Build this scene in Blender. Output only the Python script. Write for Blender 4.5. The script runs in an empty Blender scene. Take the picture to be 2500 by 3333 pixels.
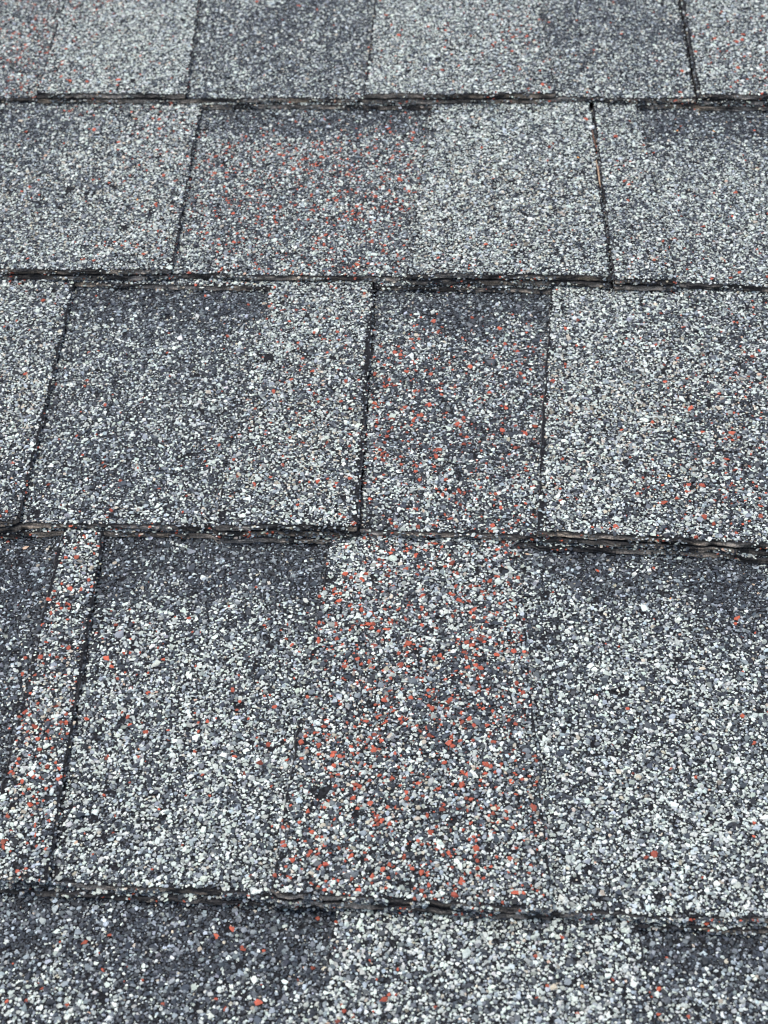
import bpy, bmesh, math
import numpy as np
from mathutils import Matrix, Vector

MM = 0.001
PITCH = math.radians(24)                       # slope of the roof
ROOF = Matrix.Rotation(PITCH, 4, 'X')          # roof-plane frame (u right, v up the slope, w out of it) -> world
BASE = Matrix.Translation((0, 0, 3.0)) @ ROOF

# ------------------------------------------------------------------ camera
TH, YAW, ROLL, HGT = 0.7933394553652436, 0.12303914354745465, -0.062338853977232225, 390.5354568372655
FPX, PW, PH = 5006.0, 2500.0, 3333.0
sc = bpy.context.scene
cd = bpy.data.cameras.new('camera'); cam = bpy.data.objects.new('camera', cd)
sc.collection.objects.link(cam); sc.camera = cam
cd.sensor_fit = 'HORIZONTAL'; cd.sensor_width = 36.0; cd.lens = 36.0 * FPX / PW
cd.clip_start = 0.01; cd.clip_end = 400.0
cd.dof.use_dof = True; cd.dof.focus_distance = 0.525; cd.dof.aperture_fstop = 34.0

def cam_axes():
    def d(x, y):
        cr, sr = math.cos(ROLL), math.sin(ROLL)
        x, y = cr * x - sr * y, sr * x + cr * y
        dx = x; dy = math.cos(TH) + y * math.sin(TH); dz = -math.sin(TH) + y * math.cos(TH)
        cy, sy = math.cos(YAW), math.sin(YAW)
        return Vector((cy * dx - sy * dy, sy * dx + cy * dy, dz))
    f = d(0, 0); r = d(1, 0) - f; u = d(0, 1) - f
    return r, u, f
r_, u_, f_ = cam_axes()
M = Matrix(((r_.x, u_.x, -f_.x, 0), (r_.y, u_.y, -f_.y, 0), (r_.z, u_.z, -f_.z, HGT * MM), (0, 0, 0, 1)))
cam.matrix_world = BASE @ M

# ------------------------------------------------------------------ sky, sun, exposure
SUN_EL, SUN_AZ = math.radians(72), math.radians(-140)      # azimuth from +Y (up the roof) towards +X
w = bpy.data.worlds.new('World'); sc.world = w; w.use_nodes = True
nt = w.node_tree; bg = nt.nodes['Background']
sky = nt.nodes.new('ShaderNodeTexSky'); sky.sky_type = 'NISHITA'; sky.sun_disc = False
sky.sun_elevation = SUN_EL; sky.sun_rotation = SUN_AZ
sky.air_density = 1.0; sky.dust_density = 4.0; sky.ozone_density = 1.0
nt.links.new(sky.outputs[0], bg.inputs[0]); bg.inputs[1].default_value = 0.12
sl = bpy.data.lights.new('sun', 'SUN'); so = bpy.data.objects.new('sun', sl); sc.collection.objects.link(so)
sl.energy = 1.5; sl.angle = math.radians(38); sl.color = (1.0, 0.96, 0.89)
sd = Vector((math.sin(SUN_AZ) * math.cos(SUN_EL), math.cos(SUN_AZ) * math.cos(SUN_EL), math.sin(SUN_EL)))
so.rotation_euler = sd.to_track_quat('Z', 'Y').to_euler(); so.location = (0, 0, 8)
sc.view_settings.view_transform = 'Standard'; sc.view_settings.look = 'None'
sc.view_settings.gamma = 1.0; sc.view_settings.exposure = 0.84
sc.cycles.filter_width = 1.05

# ------------------------------------------------------------------ helpers
def unp(px, py, z):
    """photograph pixel -> point of the roof (mm) at height z"""
    px = np.asarray(px, float); py = np.asarray(py, float)
    x = (px - PW / 2) / FPX; y = -(py - PH / 2) / FPX
    d = [r_[i] * x + u_[i] * y + f_[i] for i in range(3)]
    t = (z - HGT) / d[2]
    return d[0] * t, d[1] * t
def proj(u, v, z):
    P = np.stack([u, v, np.asarray(z) - HGT + 0 * u])
    a = np.tensordot(np.array(r_), P, 1); b = np.tensordot(np.array(u_), P, 1); c = np.tensordot(np.array(f_), P, 1)
    return PW / 2 + FPX * a / c, PH / 2 - FPX * b / c

RNG = np.random.default_rng(11)
def noise1(x, scale, seed):
    r = np.random.default_rng(seed); n = 4096; t = r.uniform(-1, 1, n)
    x = np.asarray(x, float) / scale + 1000; i = np.floor(x).astype(int); f = x - i; f = f * f * (3 - 2 * f)
    return t[i % n] * (1 - f) + t[(i + 1) % n] * f
def noise2(x, y, scale, seed):
    r = np.random.default_rng(seed); n = 256; t = r.uniform(-1, 1, (n, n))
    x = np.asarray(x, float) / scale + 500; y = np.asarray(y, float) / scale + 500
    i = np.floor(x).astype(int); j = np.floor(y).astype(int); f = x - i; g = y - j
    f = f * f * (3 - 2 * f); g = g * g * (3 - 2 * g); a, b, c, d = i % n, (i + 1) % n, j % n, (j + 1) % n
    return (t[a, c] * (1 - f) + t[b, c] * f) * (1 - g) + (t[a, d] * (1 - f) + t[b, d] * f) * g

class Geo:
    """collects vertices, polygons, one colour per polygon, one material slot per polygon (mm, roof frame)"""
    def __init__(s): s.V = []; s.F = []; s.C = []; s.M = []; s.n = 0
    def add(s, V, F, C, m):
        V = np.asarray(V, np.float32); F = np.asarray(F, np.int64)
        s.V.append(V); s.F.append(F + s.n); s.n += len(V)
        C = np.asarray(C, np.float32)
        if C.ndim == 1: C = np.tile(C, (len(F), 1))
        s.C.append(C); s.M.append(np.full(len(F), m, np.int32))
    def build(s, name, mats, parent, origin):
        me = bpy.data.meshes.new(name); V = np.concatenate(s.V)
        V = (V - np.array(origin, np.float32)) * MM
        me.vertices.add(len(V)); me.vertices.foreach_set('co', V.astype(np.float32).ravel())
        tot = np.concatenate([np.full(len(f), f.shape[1]) for f in s.F])
        loops = np.concatenate([f.ravel() for f in s.F])
        me.loops.add(len(loops)); me.loops.foreach_set('vertex_index', loops.astype(np.int32))
        me.polygons.add(len(tot)); st = np.concatenate([[0], np.cumsum(tot)[:-1]])
        me.polygons.foreach_set('loop_start', st.astype(np.int32))
        try: me.polygons.foreach_set('loop_total', tot.astype(np.int32))
        except Exception: pass
        me.polygons.foreach_set('material_index', np.concatenate(s.M))
        me.update(calc_edges=True)
        at = me.attributes.new('tint', 'FLOAT_COLOR', 'FACE')
        C = np.concatenate(s.C); at.data.foreach_set('color', np.concatenate([C, np.ones((len(C), 1), np.float32)], 1).ravel())
        me.polygons.foreach_set('use_smooth', np.zeros(len(tot), bool))
        for m in mats: me.materials.append(m)
        o = bpy.data.objects.new(name, me); sc.collection.objects.link(o)
        if parent: o.parent = parent
        return o

# ------------------------------------------------------------------ materials
def mat_granule():
    m = bpy.data.materials.new('ceramic_granule'); m.use_nodes = True; t = m.node_tree; b = t.nodes['Principled BSDF']
    a = t.nodes.new('ShaderNodeAttribute'); a.attribute_name = 'tint'
    tc = t.nodes.new('ShaderNodeTexCoord'); n = t.nodes.new('ShaderNodeTexNoise'); n.inputs['Scale'].default_value = 2600; n.inputs['Detail'].default_value = 3
    t.links.new(tc.outputs['Object'], n.inputs['Vector'])
    mr = t.nodes.new('ShaderNodeMapRange'); mr.inputs[1].default_value = .3; mr.inputs[2].default_value = .7; mr.inputs[3].default_value = .72; mr.inputs[4].default_value = 1.16
    t.links.new(n.outputs['Fac'], mr.inputs[0])
    mx = t.nodes.new('ShaderNodeVectorMath'); mx.operation = 'SCALE'
    t.links.new(a.outputs['Color'], mx.inputs[0]); t.links.new(mr.outputs[0], mx.inputs['Scale'])
    t.links.new(mx.outputs[0], b.inputs['Base Color'])
    b.inputs['Roughness'].default_value = .62; b.inputs['Specular IOR Level'].default_value = .35
    bp = t.nodes.new('ShaderNodeBump'); bp.inputs['Strength'].default_value = .5; bp.inputs['Distance'].default_value = .0002
    t.links.new(n.outputs['Fac'], bp.inputs['Height']); t.links.new(bp.outputs[0], b.inputs['Normal'])
    return m
def mat_asphalt():
    m = bpy.data.materials.new('asphalt_coating'); m.use_nodes = True; t = m.node_tree; b = t.nodes['Principled BSDF']
    tc = t.nodes.new('ShaderNodeTexCoord'); n = t.nodes.new('ShaderNodeTexNoise'); n.inputs['Scale'].default_value = 1400; n.inputs['Detail'].default_value = 5
    t.links.new(tc.outputs['Object'], n.inputs['Vector'])
    r = t.nodes.new('ShaderNodeValToRGB'); r.color_ramp.elements[0].position = .45; r.color_ramp.elements[0].color = (.005, .0055, .007, 1)
    r.color_ramp.elements[1].position = .75; r.color_ramp.elements[1].color = (.03, .032, .038, 1)
    t.links.new(n.outputs['Fac'], r.inputs[0]); t.links.new(r.outputs[0], b.inputs['Base Color']); b.inputs['Roughness'].default_value = .9; b.inputs['Specular IOR Level'].default_value = .2
    bp = t.nodes.new('ShaderNodeBump'); bp.inputs['Strength'].default_value = .8; bp.inputs['Distance'].default_value = .0005
    t.links.new(n.outputs['Fac'], bp.inputs['Height']); t.links.new(bp.outputs[0], b.inputs['Normal'])
    return m
def mat_cut():
    m = bpy.data.materials.new('cut_felt_edge'); m.use_nodes = True; t = m.node_tree; b = t.nodes['Principled BSDF']
    a = t.nodes.new('ShaderNodeAttribute'); a.attribute_name = 'tint'
    tc = t.nodes.new('ShaderNodeTexCoord'); n = t.nodes.new('ShaderNodeTexNoise'); n.inputs['Scale'].default_value = 1800; n.inputs['Detail'].default_value = 5
    t.links.new(tc.outputs['Object'], n.inputs['Vector'])
    mr = t.nodes.new('ShaderNodeMapRange'); mr.inputs[1].default_value = .35; mr.inputs[2].default_value = .65; mr.inputs[3].default_value = .5; mr.inputs[4].default_value = 1.35
    t.links.new(n.outputs['Fac'], mr.inputs[0])
    mx = t.nodes.new('ShaderNodeVectorMath'); mx.operation = 'SCALE'
    t.links.new(a.outputs['Color'], mx.inputs[0]); t.links.new(mr.outputs[0], mx.inputs['Scale']); t.links.new(mx.outputs[0], b.inputs['Base Color'])
    b.inputs['Roughness'].default_value = .85
    bp = t.nodes.new('ShaderNodeBump'); bp.inputs['Strength'].default_value = 1; bp.inputs['Distance'].default_value = .0004
    t.links.new(n.outputs['Fac'], bp.inputs['Height']); t.links.new(bp.outputs[0], b.inputs['Normal'])
    return m
def mat_speckle():
    m = bpy.data.materials.new('speckled_granule_field'); m.use_nodes = True; t = m.node_tree; b = t.nodes['Principled BSDF']
    tc = t.nodes.new('ShaderNodeTexCoord'); v = t.nodes.new('ShaderNodeTexVoronoi'); v.inputs['Scale'].default_value = 700
    t.links.new(tc.outputs['Object'], v.inputs['Vector'])
    s = t.nodes.new('ShaderNodeSeparateColor'); t.links.new(v.outputs['Color'], s.inputs[0])
    r = t.nodes.new('ShaderNodeValToRGB'); r.color_ramp.interpolation = 'CONSTANT'
    e = r.color_ramp.elements; e[0].color = (.03, .034, .045, 1); e[1].position = .3; e[1].color = (.11, .12, .15, 1)
    for p, c in ((.6, (.3, .33, .34, 1)), (.78, (.55, .6, .59, 1)), (.975, (.4, .07, .045, 1))):
        q = e.new(p); q.color = c
    t.links.new(s.outputs[0], r.inputs[0]); t.links.new(r.outputs[0], b.inputs['Base Color']); b.inputs['Roughness'].default_value = .8
    bp = t.nodes.new('ShaderNodeBump'); bp.inputs['Strength'].default_value = 1; bp.inputs['Distance'].default_value = .0008; bp.invert = True
    t.links.new(v.outputs['Distance'], bp.inputs['Height']); t.links.new(bp.outputs[0], b.inputs['Normal'])
    return m
M_G, M_A, M_C, M_S = mat_granule(), mat_asphalt(), mat_cut(), mat_speckle()
MATS = [M_A, M_G, M_S, M_C]

# ------------------------------------------------------------------ one granule = a small angular rock
def rock_templates(n=36):
    out = []
    r = np.random.default_rng(5)
    for k in range(n):
        bm = bmesh.new(); m = int(r.integers(7, 11))
        ang = np.sort(r.uniform(0, 2 * math.pi, m)); rad = r.uniform(.72, 1.08, m)
        for i in range(m):
            if i < m * .62:
                a = 2 * math.pi * i / (m * .62) + r.uniform(-.4, .4); bm.verts.new((math.cos(a) * rad[i], math.sin(a) * rad[i], r.uniform(-.35, .3)))
            else:
                a = r.uniform(0, 2 * math.pi); q = r.uniform(.4, .85); bm.verts.new((math.cos(a) * q, math.sin(a) * q, r.uniform(.45, .6)))
        bm.verts.new((0, 0, -.5))
        bmesh.ops.convex_hull(bm, input=bm.verts); bmesh.ops.triangulate(bm, faces=bm.faces)
        loose = [v for v in bm.verts if not v.link_faces]; bmesh.ops.delete(bm, geom=loose, context='VERTS')
        bm.verts.ensure_lookup_table(); bm.verts.index_update()
        V = np.array([v.co[:] for v in bm.verts]); F = np.array([[v.index for v in f.verts] for f in bm.faces])
        bm.free(); out.append((V, F))
    return out
ROCKS = rock_templates()

PALE, MID, DARK, RED, TAN = (np.array(c) for c in ((.495, .555, .525), (.160, .189, .209), (.029, .0375, .049), (.33, .074, .042), (.42, .39, .32)))
def tints(L, R, T, rng):
    """one colour per granule from the share of pale, red and tan ones in the blend at that spot"""
    n = len(L); x = rng.random(n); C = np.empty((n, 3))
    L = np.interp(L, [0, .1, .2, .4, .6, .8, 1], [0, .03, .14, .42, .57, .69, .80]); pp = .012 + .76 * L; pd = .64 - .60 * L
    j = rng.normal(0, 1, n)[:, None]
    pale = PALE * np.clip(.90 + .26 * j, .4, 1.35); mid = MID * np.clip(np.exp(.50 * j), .4, 2.6); dark = DARK * np.clip(1 + .4 * j, .4, 2.2)
    C[:] = mid; C[x < pp] = pale[x < pp]; q = x > 1 - pd; C[q] = dark[q]
    y = rng.random(n)
    q = y < R; C[q] = (RED * np.clip(.95 + .25 * j, .4, 1.5))[q]
    q = (y >= R) & (y < R + T + .012); C[q] = (TAN * np.clip(.85 + .25 * j, .4, 1.4))[q]
    q = y > .9992; C[q] = (.50, .36, .27)
    q = y < .00008; C[q] = (.6, .25, .08)
    C *= 1 + rng.normal(0, .025, (n, 3))
    return np.clip(C, .006, .82)
def add_rocks(g, u, v, z, r, C, rng, flat=.5, tilt=.24):
    n = len(u)
    if n == 0: return
    tid = rng.integers(0, len(ROCKS), n)
    yaw = rng.uniform(0, 2 * math.pi, n); asp = rng.uniform(.78, 1.5, n); tx = rng.normal(0, tilt, n); ty = rng.normal(0, tilt, n)
    sz = r * flat * rng.uniform(.75, 1.25, n)
    for k, (V, F) in enumerate(ROCKS):
        q = np.nonzero(tid == k)[0]
        if not len(q): continue
        P = V[None] * np.stack([r[q] * np.sqrt(asp[q]), r[q] / np.sqrt(asp[q]), sz[q]], 1)[:, None, :]
        # tilt then yaw
        z1 = P[:, :, 2] + P[:, :, 0] * np.tan(tx[q])[:, None] * .7 + P[:, :, 1] * np.tan(ty[q])[:, None] * .7
        cy, sy = np.cos(yaw[q])[:, None], np.sin(yaw[q])[:, None]
        X = cy * P[:, :, 0] - sy * P[:, :, 1] + u[q][:, None]; Y = sy * P[:, :, 0] + cy * P[:, :, 1] + v[q][:, None]
        W = np.stack([X, Y, z1 + z[q][:, None]], 2).reshape(-1, 3)
        FF = (F[None] + (np.arange(len(q)) * len(V))[:, None, None]).reshape(-1, 3)
        g.add(W, FF, np.repeat(C[q], len(F), 0), 1)

# ------------------------------------------------------------------ the courses, traced on the roof
LAY, STEP = 2.7, 5.4
VK = {-1: 785.0, 0: 652.4, 1: 511.4, 2: 366.5, 3: 223.6, 4: 77.0, 5: -68.0}
def line(a, b, z=8.0):
    u, v = unp([a[0], b[0]], [a[1], b[1]], z); k = (u[1] - u[0]) / (v[1] - v[0])
    return lambda vv: u[0] + (np.asarray(vv) - v[0]) * k
def const(u0, k=0.0, v0=0.0): return lambda vv: u0 + k * (np.asarray(vv) - v0)
# per course: shingles; per shingle: lower-edge points (px, py, z); list of strips (kind, right divider)
# kinds: T tab, B bare backing; control points (px, py, light, red, tan)
S = []
S.append(dict(k=0, label='top row shingle with two pale tabs and a red flecked patch at far left',
  left=const(-560), right=line((2221, 0), (2265, 300)), bald=.8,
  edge=[(-300, 318, 6), (10, 315, 6), (110, 315, 6), (130, 298, 9), (400, 299, 9), (600, 300, 9), (620, 315, 6), (900, 315, 6), (1180, 316, 6), (1190, 300, 9), (1500, 299, 9), (1800, 298, 9), (1820, 310, 6), (2050, 315, 6), (2260, 313, 6)],
  parts=[('B', const(-480), None), ('T', const(-350), [(-500, 100, .5, .02, 0)]),
   ('B', line((200, 0), (118, 300)), [(40, 150, .5, .11, 0), (0, 280, .45, .09, 0), (-200, 100, .5, .06, 0)]),
   ('T', line((640, 0), (606, 292)), [(160, 250, .72, .07, 0), (250, 40, .62, .08, 0), (210, 120, .7, .07, 0), (350, 150, .95, .004, .02), (580, 200, .9, .008, 0), (500, 30, .85, .003, .02), (380, 280, .9, .01, 0)]),
   ('B', line((1218, 0), (1185, 300)), [(700, 100, .34, .004, 0), (1000, 100, .30, .003, 0), (1150, 200, .36, .003, 0), (800, 280, .38, .003, 0), (1100, 290, .40, .003, 0)]),
   ('T', line((1755, 0), (1808, 300)), [(1250, 150, .9, .008, .02), (1450, 50, .85, .015, 0), (1550, 150, .8, .035, 0), (1700, 120, .62, .08, 0), (1720, 250, .6, .03, 0), (1350, 280, .9, .01, 0), (1650, 20, .65, .05, 0)]),
   ('B', None, [(1900, 100, .28, .004, 0), (2100, 100, .28, .003, 0), (2100, 280, .5, .01, 0), (1850, 280, .45, .01, 0), (2200, 200, .42, .01, 0)])]))
S.append(dict(k=0, label='shingle at the top right corner of the photo with a flecked tab',
  left=line((2229, 0), (2275, 300)), bald=.8, right=const(560),
  edge=[(2275, 300, 9), (2500, 302, 9), (2900, 306, 9)],
  parts=[('T', const(175), [(2350, 60, .62, .03, 0), (2400, 200, .68, .06, 0), (2480, 280, .5, .09, 0), (2300, 280, .75, .02, 0)]), ('B', const(290), None), ('T', None, None)]))
S.append(dict(k=1, label='second row shingle with a wide red flecked recess between two paler tabs',
  left=const(-560), right=line((1923, 320), (1986, 890)), bald=.6,
  edge=[(-300, 866, 9), (0, 868, 9), (300, 870, 9), (550, 870, 9), (562, 882, 6), (800, 889, 6), (1310, 895, 6), (1330, 886, 9), (1700, 886, 9), (1985, 893, 9)],
  parts=[('B', const(-400), None), ('T', line((645, 335), (558, 868)), [(50, 500, .36, .008, 0), (300, 480, .48, .012, .06), (560, 480, .66, .05, .02), (60, 750, .55, .006, .06), (450, 780, .66, .03, .05), (100, 380, .26, .012, 0), (300, 370, .42, .02, 0), (540, 370, .66, .05, 0), (200, 850, .72, .02, 0), (200, 600, .5, .01, .08)]),
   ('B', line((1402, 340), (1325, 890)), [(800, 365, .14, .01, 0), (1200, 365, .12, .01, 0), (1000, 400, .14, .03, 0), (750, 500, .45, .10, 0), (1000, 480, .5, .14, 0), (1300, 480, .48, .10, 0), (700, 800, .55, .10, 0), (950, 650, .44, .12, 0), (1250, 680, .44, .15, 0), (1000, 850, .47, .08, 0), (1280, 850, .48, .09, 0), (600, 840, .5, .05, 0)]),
   ('T', None, [(1500, 350, .78, .008, 0), (1700, 450, .72, .006, 0), (1850, 420, .82, .003, 0), (1450, 800, .82, .012, .05), (1550, 580, .72, .004, .10), (1450, 650, .78, .004, .08), (1850, 830, .8, .006, .03), (1750, 640, .62, .003, .06), (1650, 860, .8, .02, 0)])]))
S.append(dict(k=1, label='second row shingle right of the open joint holding the tan stem, dark upper band',
  left=line((1935, 320), (1998, 890)), bald=.6, right=const(560),
  edge=[(1995, 905, 9), (2200, 905, 9), (2210, 915, 6), (2500, 928, 6), (2900, 942, 6)],
  parts=[('T', line((2078, 330), (2200, 905)), [(2010, 360, .62, .01, 0), (2040, 500, .66, .02, 0), (2060, 650, .64, .01, 0), (2100, 850, .66, .03, .03)]),
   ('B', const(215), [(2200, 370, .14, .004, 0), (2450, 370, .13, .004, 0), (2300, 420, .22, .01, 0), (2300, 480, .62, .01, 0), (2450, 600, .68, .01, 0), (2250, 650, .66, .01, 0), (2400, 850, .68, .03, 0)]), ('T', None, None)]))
S.append(dict(k=2, label='third row shingle left of the middle joint, mostly dark grey with few red flecks',
  left=const(-560), right=line((1214, 900), (1160, 1705)), bald=1.0,
  edge=[(-300, 1684, 9), (0, 1688, 9), (48, 1688, 9), (62, 1697, 6), (300, 1697, 6), (500, 1700, 6), (690, 1706, 6), (705, 1700, 9), (950, 1702, 9), (1155, 1707, 9)],
  parts=[('B', const(-300), None), ('T', line((226, 915), (58, 1690)), [(100, 950, .62, .015, 0), (60, 1300, .66, .01, .09), (40, 1600, .52, .02, 0), (80, 1100, .56, .008, .03)]),
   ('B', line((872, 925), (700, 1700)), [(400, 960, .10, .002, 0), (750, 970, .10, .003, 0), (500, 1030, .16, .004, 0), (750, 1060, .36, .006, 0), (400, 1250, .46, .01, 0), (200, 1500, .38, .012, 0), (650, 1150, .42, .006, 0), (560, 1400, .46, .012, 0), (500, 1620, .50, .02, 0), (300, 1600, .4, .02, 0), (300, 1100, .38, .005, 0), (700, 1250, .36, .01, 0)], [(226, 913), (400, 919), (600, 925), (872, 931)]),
   ('T', None, [(1000, 1000, .72, .045, 0), (1150, 980, .68, .04, 0), (1050, 1200, .62, .035, .04), (850, 1350, .5, .03, .06), (900, 1550, .58, .06, .06), (1100, 1450, .62, .04, .08), (1100, 1650, .66, .025, .02), (800, 1660, .6, .02, 0)])]))
S.append(dict(k=2, label='third row shingle right of the middle joint, red flecked recess beside a pale tab',
  left=line((1219, 900), (1166, 1705)), right=const(560), bald=.9,
  edge=[(1165, 1712, 6), (1300, 1720, 6), (1500, 1726, 6), (1740, 1735, 6), (1750, 1724, 9), (1900, 1730, 9), (2100, 1740, 9), (2300, 1750, 9), (2500, 1762, 9), (2900, 1780, 9)],
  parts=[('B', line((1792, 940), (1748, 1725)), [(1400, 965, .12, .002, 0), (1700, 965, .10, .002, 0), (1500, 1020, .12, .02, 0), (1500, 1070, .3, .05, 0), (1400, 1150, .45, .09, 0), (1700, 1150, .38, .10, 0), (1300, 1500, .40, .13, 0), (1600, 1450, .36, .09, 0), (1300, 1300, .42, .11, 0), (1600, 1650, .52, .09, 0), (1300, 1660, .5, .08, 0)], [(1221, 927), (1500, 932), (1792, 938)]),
   ('T', const(150), [(1850, 1000, .76, .008, 0), (2000, 1300, .68, .012, .13), (2200, 1150, .72, .03, .05), (2350, 1300, .5, .055, .05), (2300, 1000, .6, .03, 0), (2450, 1100, .5, .04, 0), (2450, 1600, .46, .08, 0), (1950, 1600, .74, .02, .05), (1850, 1450, .6, .008, .07), (2200, 1600, .58, .04, .05), (2100, 1700, .68, .04, 0)]), ('B', None, None)]))
S.append(dict(k=3, label='fourth row shingle at the left edge, its narrow red flecked tab ending at a joint',
  left=const(-560), right=line((321, 1735), (151, 2855)), bald=.4,
  edge=[(-400, 2838, 6), (-100, 2838, 6), (-60, 2836, 9), (0, 2842, 9), (80, 2848, 9), (150, 2855, 9)],
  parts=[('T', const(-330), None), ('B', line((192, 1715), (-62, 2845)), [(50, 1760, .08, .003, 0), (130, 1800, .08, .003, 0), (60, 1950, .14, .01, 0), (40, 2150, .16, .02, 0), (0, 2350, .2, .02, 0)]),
   ('T', None, [(250, 1800, .66, .07, 0), (230, 2000, .56, .13, 0), (150, 2200, .5, .10, .09), (100, 2500, .52, .14, .05), (50, 2800, .5, .12, 0), (120, 2650, .55, .10, .04)])]))
S.append(dict(k=3, label='fourth row shingle whose central tab is thick with red flecks between pale recesses',
  left=line((325, 1735), (155, 2855)), right=const(560), bald=.45,
  edge=[(157, 2860, 6), (300, 2872, 6), (600, 2886, 6), (800, 2895, 6), (888, 2903, 6), (900, 2897, 9), (1000, 2905, 9), (1300, 2921, 9), (1600, 2939, 9), (1790, 2948, 9), (1800, 2956, 6), (2000, 2964, 6), (2200, 2973, 6), (2500, 2981, 6), (2900, 2990, 6)],
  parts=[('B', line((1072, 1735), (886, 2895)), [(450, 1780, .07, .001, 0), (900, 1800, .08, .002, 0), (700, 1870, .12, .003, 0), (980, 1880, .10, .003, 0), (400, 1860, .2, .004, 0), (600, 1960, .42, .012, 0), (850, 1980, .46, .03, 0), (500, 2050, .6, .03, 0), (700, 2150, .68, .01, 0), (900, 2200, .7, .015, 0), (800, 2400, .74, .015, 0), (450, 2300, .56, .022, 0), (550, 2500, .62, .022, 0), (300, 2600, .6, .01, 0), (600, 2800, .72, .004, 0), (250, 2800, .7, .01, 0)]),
   ('T', line((1683, 1750), (1797, 2950)), [(1300, 1780, .66, .14, 0), (1150, 1820, .7, .10, 0), (1200, 1980, .58, .16, 0), (1600, 1950, .56, .15, 0), (1050, 2180, .52, .08, .03), (1300, 2250, .42, .15, .04), (1650, 2250, .42, .18, 0), (1250, 2550, .46, .17, .07), (1600, 2600, .46, .15, .03), (1000, 2500, .5, .10, .04), (1050, 2780, .55, .14, .03), (1600, 2850, .52, .11, .03), (1350, 2850, .56, .14, .03)]),
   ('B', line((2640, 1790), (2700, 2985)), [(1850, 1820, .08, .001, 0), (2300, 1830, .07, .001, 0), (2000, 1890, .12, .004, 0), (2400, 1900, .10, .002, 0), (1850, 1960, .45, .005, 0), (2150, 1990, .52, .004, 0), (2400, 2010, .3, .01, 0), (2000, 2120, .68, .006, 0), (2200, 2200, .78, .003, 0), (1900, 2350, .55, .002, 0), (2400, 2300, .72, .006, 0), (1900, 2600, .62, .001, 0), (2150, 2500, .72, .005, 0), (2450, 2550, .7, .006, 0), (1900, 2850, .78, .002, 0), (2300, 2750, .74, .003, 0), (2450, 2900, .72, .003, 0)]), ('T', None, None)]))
S.append(dict(k=4, label='shingle across the bottom edge of the photo, pale tab between two dark recesses',
  left=const(-560), right=const(560), edge=None,
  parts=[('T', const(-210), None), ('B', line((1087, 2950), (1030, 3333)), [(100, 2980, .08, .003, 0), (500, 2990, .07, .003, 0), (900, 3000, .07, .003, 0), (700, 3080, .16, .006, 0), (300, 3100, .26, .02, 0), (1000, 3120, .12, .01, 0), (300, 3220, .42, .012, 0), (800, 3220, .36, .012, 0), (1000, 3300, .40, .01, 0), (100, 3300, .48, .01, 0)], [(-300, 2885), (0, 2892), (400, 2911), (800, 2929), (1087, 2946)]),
   ('T', line((2083, 3005), (2140, 3333)), [(1150, 3030, .72, .02, 0), (1500, 3000, .72, .01, 0), (1700, 3100, .76, .012, .02), (1300, 3180, .66, .012, .02), (2000, 3050, .7, .004, 0), (1900, 3250, .55, .006, 0), (1500, 3300, .68, .006, 0)]),
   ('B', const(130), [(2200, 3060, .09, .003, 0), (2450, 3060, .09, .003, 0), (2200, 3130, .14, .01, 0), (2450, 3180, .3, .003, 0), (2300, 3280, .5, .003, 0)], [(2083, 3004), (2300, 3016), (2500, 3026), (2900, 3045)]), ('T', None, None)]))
S.append(dict(k=-1, label='shingle in the row above the top of the photo', left=const(-560), right=const(560), edge=None,
  parts=[('T', const(-170), None), ('B', const(-20), None), ('T', const(110), None), ('B', None, None)]))
S.append(dict(k=5, label='shingle in the row below the bottom of the photo', left=const(-560), right=const(560), edge=None,
  parts=[('B', const(-150), None), ('T', const(-40), None), ('B', const(90), None), ('T', None, None)]))

def edge_fn(s):
    """v of the lower edge as a function of u"""
    vk = VK[s['k']]
    if not s['edge']: return lambda u: vk + 0 * np.asarray(u, float)
    e = np.array(s['edge'], float); U = []; V = []
    for x, y, z in e:
        a, b = unp(x, y, z); U.append(float(a)); V.append(float(b))
    U = np.array(U); V = np.array(V); o = np.argsort(U); U = U[o]; V = V[o]
    U = np.concatenate([[U[0] - 400], U, [U[-1] + 400]]); V = np.concatenate([[V[0] * .3 + vk * .7], V, [V[-1] * .3 + vk * .7]])
    return lambda u: np.interp(u, U, V)
for i, s in enumerate(S): s['ef'] = edge_fn(s); s['i'] = i
def course_edge(k, u, v=None):
    """lower edge of course k at u, over all its shingles"""
    u = np.asarray(u, float); L = [s for s in S if s['k'] == k]
    if not L: return np.full_like(u, VK[5] - 145.0 if k == 6 else VK[-1] + 140.0)
    out = L[0]['ef'](u)
    for s in L[1:]:
        q = u > s['left'](VK[k]); out = np.where(q, s['ef'](u), out)
    return out
def ttt(s, u, v):
    a = s['ef'](u); b = course_edge(s['k'] - 1, u); return (v - a) / np.maximum(b - a, 60)
def z_back(s, u, v):
    t = ttt(s, u, v); z = STEP * (1 - t)
    z = np.where(t > 1, z - .4 * np.minimum((t - 1) * 30, 1), z)
    return z + .32 * noise2(u, v, 30, 40 + s['i']) + .07 * noise2(u, v, 6, 70 + s['i'])
BALD = [(1735, 1425, 1.6), (1757, 1650, 2.6), (1765, 1700, 2.4), (1160, 1690, 2.2), (1915, 1425, .9), (1150, 1600, 1.6), (1745, 1250, .8), (150, 2800, 1.6), (170, 2830, 2.0), (915, 2790, 1.4), (1690, 2600, .8), (1790, 2900, 1.2), (540, 2035, 0.7), (1890, 2410, .5)]
BALDUV = [(*map(float, unp(x, y, 7)), r) for x, y, r in BALD]
VIS = (-420, 2920, -330, 3620)

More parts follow.
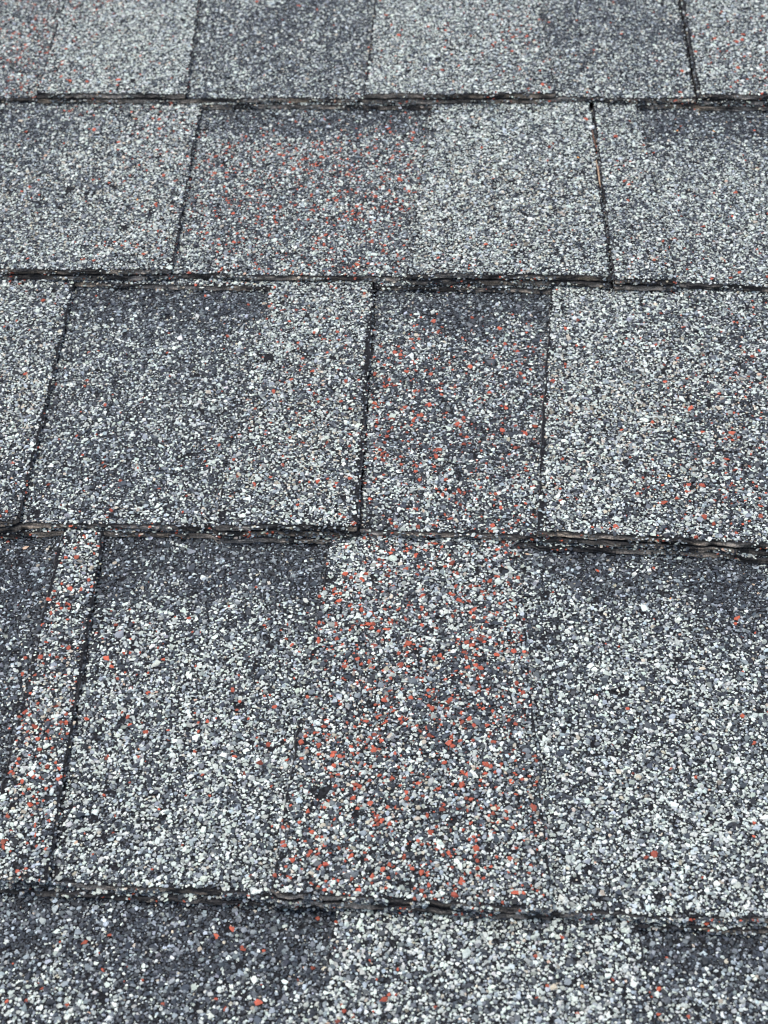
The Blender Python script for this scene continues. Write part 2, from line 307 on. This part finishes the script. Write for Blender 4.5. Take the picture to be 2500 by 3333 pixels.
def weights(cps, u, v, zlev):
    P = np.array(cps, float); cu, cv = unp(P[:, 0], P[:, 1], zlev)
    d2 = (u[:, None] - cu) ** 2 + ((v[:, None] - cv) * 1.25) ** 2 + 9.0
    wt = d2 ** -1.7; wt /= wt.sum(1, keepdims=True)
    return wt @ P[:, 2:5]

def wall(g, U, V, ztop, thick, out, seed, brown, side=False):
    """ragged cut edge: path (U,V) with top heights, thickness, outward unit vectors"""
    n = len(U); NL = 9; s = np.concatenate([[0], np.cumsum(np.hypot(np.diff(U), np.diff(V)))])
    lv = np.linspace(0, 1, NL); P = np.zeros((NL, n, 3)); col = np.zeros((NL - 1, n - 1, 3))
    bulge = np.array([0, .10, .22, .1, .22, .34, .28, .12, .0])
    pm = np.clip(.5 + .9 * noise1(s, 11, seed + 9) + .5 * noise1(s, 4, seed + 8), 0, 1)
    for l in range(NL):
        d = bulge[l] * (.35 if side else 1) + (.22 if side else .42) * noise2(s, s * 0 + l * 1.6, 2.6, seed) + .16 * noise2(s, s * 0 + l, .9, seed + 1) + .3 * noise2(s, s * 0 + (l > 3) * 7, 9, seed + 2) * (l > 0)
        if l == 0: d *= .2
        P[l, :, 0] = U + out[0] * d; P[l, :, 1] = V + out[1] * d
        P[l, :, 2] = ztop - thick * lv[l] + (.12 * noise2(s, s * 0 + l * 2, 3, seed + 3) if 0 < l < NL - 1 else 0)
    for l in range(NL - 1):
        sm = s[:-1]
        m = np.clip(brown[l] * pm[:-1] * 1.5 + .35 * noise2(sm, sm * 0 + l * 1.3, 3, seed + 5) * (brown[l] > .1), 0, 1)[:, None]
        hue = np.clip(.5 + .5 * noise1(sm, 25, seed + 12), 0, 1)[:, None]
        b = (np.array((.36, .29, .215)) * hue + np.array((.34, .32, .295)) * (1 - hue)) * (1 + .35 * noise2(sm, sm * 0 + l, 1.4, seed + 6))[:, None]
        col[l] = np.array((.030, .029, .030)) * (1 - m) + b * m
    idx = np.arange(NL * n).reshape(NL, n)
    F = np.stack([idx[:-1, :-1], idx[1:, :-1], idx[1:, 1:], idx[:-1, 1:]], -1).reshape(-1, 4)
    g.add(P.reshape(-1, 3), F, col.reshape(-1, 3), 3)

BR_LOW = [.1, .6, 1, 1, 1.2, 1.1, .9, .3]; BR_MIX = [.05, .35, .8, .9, .8, .6, .3, .05]; BR_SIDE = [0, 0, .1, .2, .2, .1, 0, 0]
def slab(g, uL, uR, vB, vT, zf, nu, nv, seed, thick, sides=True, bottom=False, outer=True):
    """top sheet between left/right dividers (functions of v) and lower/upper limits (functions of u)"""
    r = np.linspace(0, 1, nv + 1)[:, None]; a = np.linspace(0, 1, nu + 1)[None, :]
    vm0 = vB((uL(0) + uR(0)) / 2 + 0.0); um = None
    # two passes: u from a rough v, then v from u
    vrough = float(np.mean(vB(np.array([float(uL(vm0)), float(uR(vm0))])))) ; vtop = float(np.mean(vT(np.array([float(uL(vm0)), float(uR(vm0))]))))
    v0 = vrough + r * (vtop - vrough)
    nl = .35 * noise1(v0[:, 0], 2.2, seed + 1) + .35 * noise1(v0[:, 0], 9, seed + 2); nr = .35 * noise1(v0[:, 0], 2.2, seed + 3) + .35 * noise1(v0[:, 0], 9, seed + 4)
    if not sides: nl *= 0; nr *= 0
    Ul = uL(v0) + nl[:, None]; Ur = uR(v0) + nr[:, None]
    U = Ul + a * (Ur - Ul); lo = vB(U); hi = vT(U); V = lo + r * (hi - lo)
    Z = zf(U, V)
    n = (nu + 1); idx = np.arange((nu + 1) * (nv + 1)).reshape(nv + 1, nu + 1)
    F = np.stack([idx[:-1, :-1], idx[:-1, 1:], idx[1:, 1:], idx[1:, :-1]], -1).reshape(-1, 4)
    P = np.stack([U, V, Z], -1).reshape(-1, 3)
    c = P[F].mean(1); x, y = proj(c[:, 0], c[:, 1], c[:, 2])
    far = (x < VIS[0]) | (x > VIS[1]) | (y < VIS[2]) | (y > VIS[3])
    if outer and far.any():
        g.add(P, F[~far], np.zeros(3), 0) if (~far).any() else None
        g.add(P, F[far], np.zeros(3), 2)
    else: g.add(P, F, np.zeros(3), 0)
    if sides:
        wall(g, U[:, 0], V[:, 0], Z[:, 0], thick, (-1, 0), seed + 20, BR_SIDE, True)
        wall(g, U[::-1, -1], V[::-1, -1], Z[::-1, -1], thick, (1, 0), seed + 40, BR_SIDE, True)
    return U, V, Z

def scatter(u0, u1, v0, v1, sp, rng, jit=.42):
    nx = int((u1 - u0) / sp) + 1; ny = int((v1 - v0) / (sp * .87)) + 1
    X, Y = np.meshgrid(np.arange(nx), np.arange(ny)); X = u0 + (X + .5 * (Y % 2)) * sp; Y = v0 + Y * sp * .87
    X = X + rng.uniform(-jit, jit, X.shape) * sp; Y = Y + rng.uniform(-jit, jit, Y.shape) * sp
    return X.ravel(), Y.ravel()

def granulate(g, s, uL, uR, vB, vT, zf, cps, zlev, seed, jointL=False, jointR=False):
    kindT = zlev > 5
    rng = np.random.default_rng(seed)
    mid = (VK[s['k']] + 70); 
    e0 = VK[s['k']] - 12; e1 = e0 + 170
    ul = min(float(uL(e0)), float(uL(e1))) - 3; ur = max(float(uR(e0)), float(uR(e1))) + 3
    cu, cv = unp([VIS[0], VIS[1], VIS[0], VIS[1]], [VIS[2], VIS[2], VIS[3], VIS[3]], zlev)
    ul = max(ul, cu.min()); ur = min(ur, cu.max())
    if ul >= ur: return
    if cps is None: cps = [(1250 + rng.uniform(-3000, 3000), rng.uniform(0, 3333), rng.uniform(.4, .75), .03, 0)]
    for layer, (sp, rm, rs, dz) in enumerate(((1.17, .55, .29, .20), (1.02, .40, .27, .03), (.95, .27, .25, .0))):
        u, v = scatter(ul, ur, e0, e1, sp, rng)
        r = rm * np.exp(rng.normal(0, rs, len(u))); r = np.clip(r, .2, 1.35)
        if layer == 0:                       # a few big ones
            q = rng.random(len(u)) < .06; r[q] *= 1.4
        if layer == 2:
            keep = rng.random(len(u)) < .5; u, v, r = u[keep], v[keep], r[keep]
        x, y = proj(u, v, zlev)
        rag = .5 * noise1(v, 1.7, seed + 5); ragb = .45 * noise1(u, 1.9, seed + 7)
        m = (u > uL(v) + .25 + rag) & (u < uR(v) - .25 + rag) & (v > vB(u) + .05 + ragb) & (v < vT(u) + .6)
        m &= (x > VIS[0]) & (x < VIS[1]) & (y > VIS[2]) & (y < VIS[3])
        bw = s.get('bald', 0)
        if jointR and bw: m &= ~((u > uR(v) - bw * (1.2 + .8 * noise1(v, 12, seed + 3))) & (rng.random(len(u)) < .72))
        if jointL and bw: m &= ~((u < uL(v) + .6 * bw * (1.2 + .8 * noise1(v, 12, seed + 4))) & (rng.random(len(u)) < .6))
        if kindT and ((s['k'] == 2 and s['right'](0) > 300) or (s['k'] == 3 and s['right'](0) < 300) or s['k'] == 0): m &= ~((u < uL(v) + (1.0 if s['k'] == 3 else 1.0) + .5 * noise1(v, 8, seed + 6)) & (rng.random(len(u)) < .82))
        if not kindT and s['k'] == 3 and s['right'](0) < 300: m &= ~((u > uR(v) - 1.2 - .5 * noise1(v, 8, seed + 6)) & (rng.random(len(u)) < .75))
        for bu, bv, br in BALDUV: m &= ~((np.hypot(u - bu, v - bv) < br * (1 + .3 * noise1(np.arctan2(v - bv, u - bu) * 3, .5, seed))) & (rng.random(len(u)) < .85))
        thin = noise2(u, v, 3.2, seed + 31) + .6 * noise2(u, v, 1.6, seed + 32)
        m &= ~((thin > .88) & (rng.random(len(u)) < .82))
        u, v, r = u[m], v[m], r[m]
        if not len(u): continue
        wv = weights(cps, u, v, zlev)
        L = np.clip(wv[:, 0] + .10 * noise2(u, v, 18, seed + 33) + (.06 + .10 * wv[:, 0]) * noise2(u, v, 5, seed + 34) + .06 * noise2(u * 1.0, v * .12, 4, seed + 36), 0, 1)
        R = np.clip(wv[:, 1] * (1 + .45 * noise2(u, v, 4, seed + 35)), 0, 1) * (.58, .32, .16)[layer]
        C = tints(L, R, wv[:, 2], rng)
        q = (C[:, 0] > 3 * C[:, 1]); r = np.where(q, np.minimum(r * 1.22, 1.3), r)
        z = zf(u, v) + dz + r * .12 + rng.normal(0, .07, len(u))
        add_rocks(g, u, v, z, r, C, rng)

def lip(g, U, V, Z, seed, n=1.0, sz=.55):
    """stray granules caught on the cut edge"""
    rng = np.random.default_rng(seed); m = int((U[-1] - U[0]) * n * 2.6); 
    if m < 2: return
    u = rng.uniform(U[0], U[-1], m); v = np.interp(u, U, V) - rng.uniform(.2, .75, m); z = np.interp(u, U, Z) - rng.uniform(.3, 2.7, m)
    x, y = proj(u, v, z); q = (x > VIS[0]) & (x < VIS[1]) & (noise1(u, 6, seed) > -.25); u, v, z = u[q], v[q], z[q]
    C = tints(np.full(len(u), .35), np.full(len(u), .05), np.full(len(u), .05), rng)
    add_rocks(g, u, v, z, np.clip(sz * np.exp(rng.normal(0, .28, len(u))), .28, .95), C, rng)
TOP = 25.0
GROUP = 'asphalt shingles laid in courses on the roof'
for s in S:
    k = s['k']; i = s['i']; seen = k in (0, 1, 2, 3, 4)
    ef = s['ef']
    ru = float(s['left'](VK[k])); ru2 = float(s['right'](VK[k])); u0 = max(ru, -150.0) if ru < 0 else ru
    org = (.5 * (ru + ru2), VK[k], 0.0)
    root = bpy.data.objects.new('asphalt_shingle', None); sc.collection.objects.link(root)
    root.empty_display_size = .02
    root.matrix_world = BASE @ Matrix.Translation(Vector(org) * MM)
    root['label'] = s['label']; root['category'] = 'shingle'; root['group'] = GROUP
    edgen = lambda u, q=i: .35 * noise1(u, 3, 500 + q) + .35 * noise1(u, 14, 520 + q) + .18 * noise1(u, 1.1, 540 + q)
    vb = lambda u, f=ef, e=edgen: f(u) + e(u)
    vtop = lambda u, kk=k: course_edge(kk - 1, u) + TOP
    zb = lambda u, v, ss=s: z_back(ss, u, v)
    zt = lambda u, v, ss=s: z_back(ss, u, v) + LAY
    # --- backing sheet over the shingle's whole width, granules only where it is bare
    gb = Geo()
    # visible stretch fine, outside coarse
    fineL, fineR = max(ru, -330.0), min(ru2, 190.0)
    lo_b = lambda u, e=vb: e(u) - .55
    if ru2 > fineR + 1 or ru < fineL - 1:
        if ru < fineL - 1: slab(gb, s['left'], const(fineL), lo_b, vtop, zb, 12, 60, 900 + i * 50, LAY, sides=False)
        if ru2 > fineR + 1: slab(gb, const(fineR), s['right'], lo_b, vtop, zb, 12, 60, 910 + i * 50, LAY, sides=False)
    lf = s['left'] if ru > -330 else const(-330.0); rf = s['right'] if ru2 < 190 else const(190.0)
    U, V, Z = slab(gb, lf, rf, lo_b, vtop, zb, int((fineR - fineL) / 1.0), 110, 920 + i * 50, LAY, sides=True)
    edgeB = (U[0].copy(), V[0].copy(), Z[0].copy())
    # --- parts
    prev = s['left']; tabs = []
    for pi, part in enumerate(s['parts']):
        kind, div, cps = part[0], part[1] or s['right'], part[2]
        strip = part[3] if len(part) > 3 else None
        first, last = pi == 0, pi == len(s['parts']) - 1
        if kind == 'B':
            vt = lambda u, kk=k: course_edge(kk - 1, u) + 1.5
            granulate(gb, s, prev, div, lambda u, e=vb: e(u) - .4, vt, zb, cps, 3.0, 3000 + i * 97 + pi, jointL=first, jointR=last)
            # strip of the upper layer that closes the recess at its top
            gs = Geo()
            if strip:
                su, sv = unp([p[0] for p in strip], [p[1] for p in strip], 3.2)
                cut = lambda u, a=su, b=sv, q=i: np.interp(u, a, b) + .3 * noise1(u, 3, 600 + q) + .25 * noise1(u, 10, 620 + q)
            else:
                cut = lambda u, kk=k, q=i: course_edge(kk - 1, u) - (1.5 if kk in (1, 3) else .6) + .5 * noise1(u, 9, 640 + q) + .3 * noise1(u, 3, 650 + q)
            wd = max(float(div(VK[k])) - float(prev(VK[k])), 5)
            U, V, Z = slab(gs, lambda v, f=prev: f(v) - .3, lambda v, f=div: f(v) + .3, cut, vtop, zt, int(min(wd, 260)), 26, 1500 + i * 60 + pi, LAY, sides=False)
            wall(gs, U[0], V[0], Z[0], LAY + .2, (0, -1), 1700 + i * 31 + pi, BR_MIX if strip else BR_LOW)
            lip(gs, U[0], V[0], Z[0], 277 + i * 7 + pi, .6)
            granulate(gs, s, prev, div, cut, lambda u, kk=k: course_edge(kk - 1, u) + 1.5, zt, [(1250, 900, .62, .03, .02)], 3.2, 4000 + i * 97 + pi)
            gs.build('upper_strip', MATS, root, org)
        else:
            gt = Geo()
            wd = max(float(div(VK[k])) - float(prev(VK[k])), 5)
            U, V, Z = slab(gt, prev, div, vb, vtop, zt, int(min(wd, 200)), 110, 2100 + i * 60 + pi, LAY + .2, sides=True)
            granulate(gt, s, prev, div, vb, lambda u, kk=k: course_edge(kk - 1, u) + 1.5, zt, cps, 7.0, 5000 + i * 97 + pi, jointL=first, jointR=last)
            rs = np.random.default_rng(8800 + i * 9 + pi)          # granules stuck to the tab's side edges
            for col_, sg in ((0, -1), (-1, 1)):
                m = 900 if (k == 3 and pi == 1 and sg > 0) else 260; vv = rs.uniform(V[0, col_], V[0, col_] + 140, m); uu = np.interp(vv, V[:, col_], U[:, col_]) + sg * rs.uniform(0, .5, m)
                zz = np.interp(vv, V[:, col_], Z[:, col_]) - rs.uniform(.2, 2.6, m)
                add_rocks(gt, uu, vv, zz, np.clip(.5 * np.exp(rs.normal(0, .3, m)), .25, .9), tints(np.full(m, .5 if m > 500 else .2), np.full(m, .03), np.full(m, .02), rs), rs)
            tabs.append((gt, U[0].copy(), V[0].copy(), Z[0].copy(), pi))
        prev = div
    gb.build('backing', MATS, root, org)
    ob = None
    ge = Geo(); wall(ge, *edgeB, LAY + .25, (0, -1), 5200 + i * 13, BR_LOW if k in (0, 2, 3) else BR_MIX)
    lip(ge, *edgeB, 77 + i, 4.5 if k == 3 else 1.4)
    ge.build('cut_edge', MATS, root, org)
    for gt, U, V, Z, pi in tabs:
        t = gt.build('tab', MATS, root, org)
        ge = Geo(); wall(ge, U, V, Z, LAY + .1, (0, -1), 5600 + i * 17 + pi, BR_MIX)
        lip(ge, U, V, Z, 177 + i * 5 + pi, 4.0 if k == 3 else .8)
        ge.build('cut_edge', MATS, t, org)

# ------------------------------------------------------------------ roof deck below everything
g = Geo(); a = 900.0
g.add([(-a, -a + 300, -9), (a, -a + 300, -9), (a, a + 500, -9), (-a, a + 500, -9)], [[0, 1, 2, 3]], np.zeros(3), 0)
dk = g.build('roof_deck', MATS, None, (0, 0, 0)); dk.matrix_world = BASE; dk['kind'] = 'structure'

# ------------------------------------------------------------------ dry stem caught in the open joint
def tube(g, pts, rad, col, n=7):
    pts = np.array(pts, float); V = []; m = len(pts)
    for j in range(m):
        d = pts[min(j + 1, m - 1)] - pts[max(j - 1, 0)]; d /= np.linalg.norm(d)
        a = np.cross(d, (0, 0, 1.0)); a /= np.linalg.norm(a); b = np.cross(a, d)
        for q in range(n):
            t = 2 * math.pi * q / n; V.append(pts[j] + rad[j] * (a * math.cos(t) + b * math.sin(t)))
    F = [[j * n + q, j * n + (q + 1) % n, (j + 1) * n + (q + 1) % n, (j + 1) * n + q] for j in range(m - 1) for q in range(n)]
    g.add(V, F, col, 3)
def stem(name, px, z, rad, col, label, cat):
    P = []
    for j, (x, y) in enumerate(px):
        u, v = unp(x, y, z[j]); P.append((float(u), float(v), z[j]))
    o0 = P[-1]; g = Geo(); tube(g, P, rad, np.array(col)); o = g.build(name, [M_A, M_G, M_S, M_C], None, o0)
    o.matrix_world = BASE @ Matrix.Translation(Vector(o0) * MM); o['label'] = label; o['category'] = cat
stem('dry_stem', [(1941, 520), (1943, 535), (1947, 552), (1950, 575), (1952, 592), (1955, 610)], [6.3, 7.0, 7.6, 8.0, 8.0, 7.4], [.12, .26, .36, .42, .3, .1], (.36, .25, .165), 'pale tan dry stem caught in the open joint of the second row', 'dry stem')
stem('rusty_leaf_scrap', [(1927, 418), (1929, 432), (1933, 452), (1937, 470), (1942, 486)], [5.2, 6.2, 6.6, 6.4, 6.0], [.15, .3, .45, .3, .1], (.11, .055, .032), 'small rusty brown leaf scrap in the joint just above the tan stem', 'leaf scrap')
stem('white_fibre', [(62, 1692), (90, 1697), (125, 1695), (160, 1697), (195, 1693)], [5.2, 5.6, 5.4, 5.7, 5.4], [.12, .28, .22, .2, .08], (.7, .68, .62), 'short white fibre sticking out of the edge below the third row at left', 'fibre')
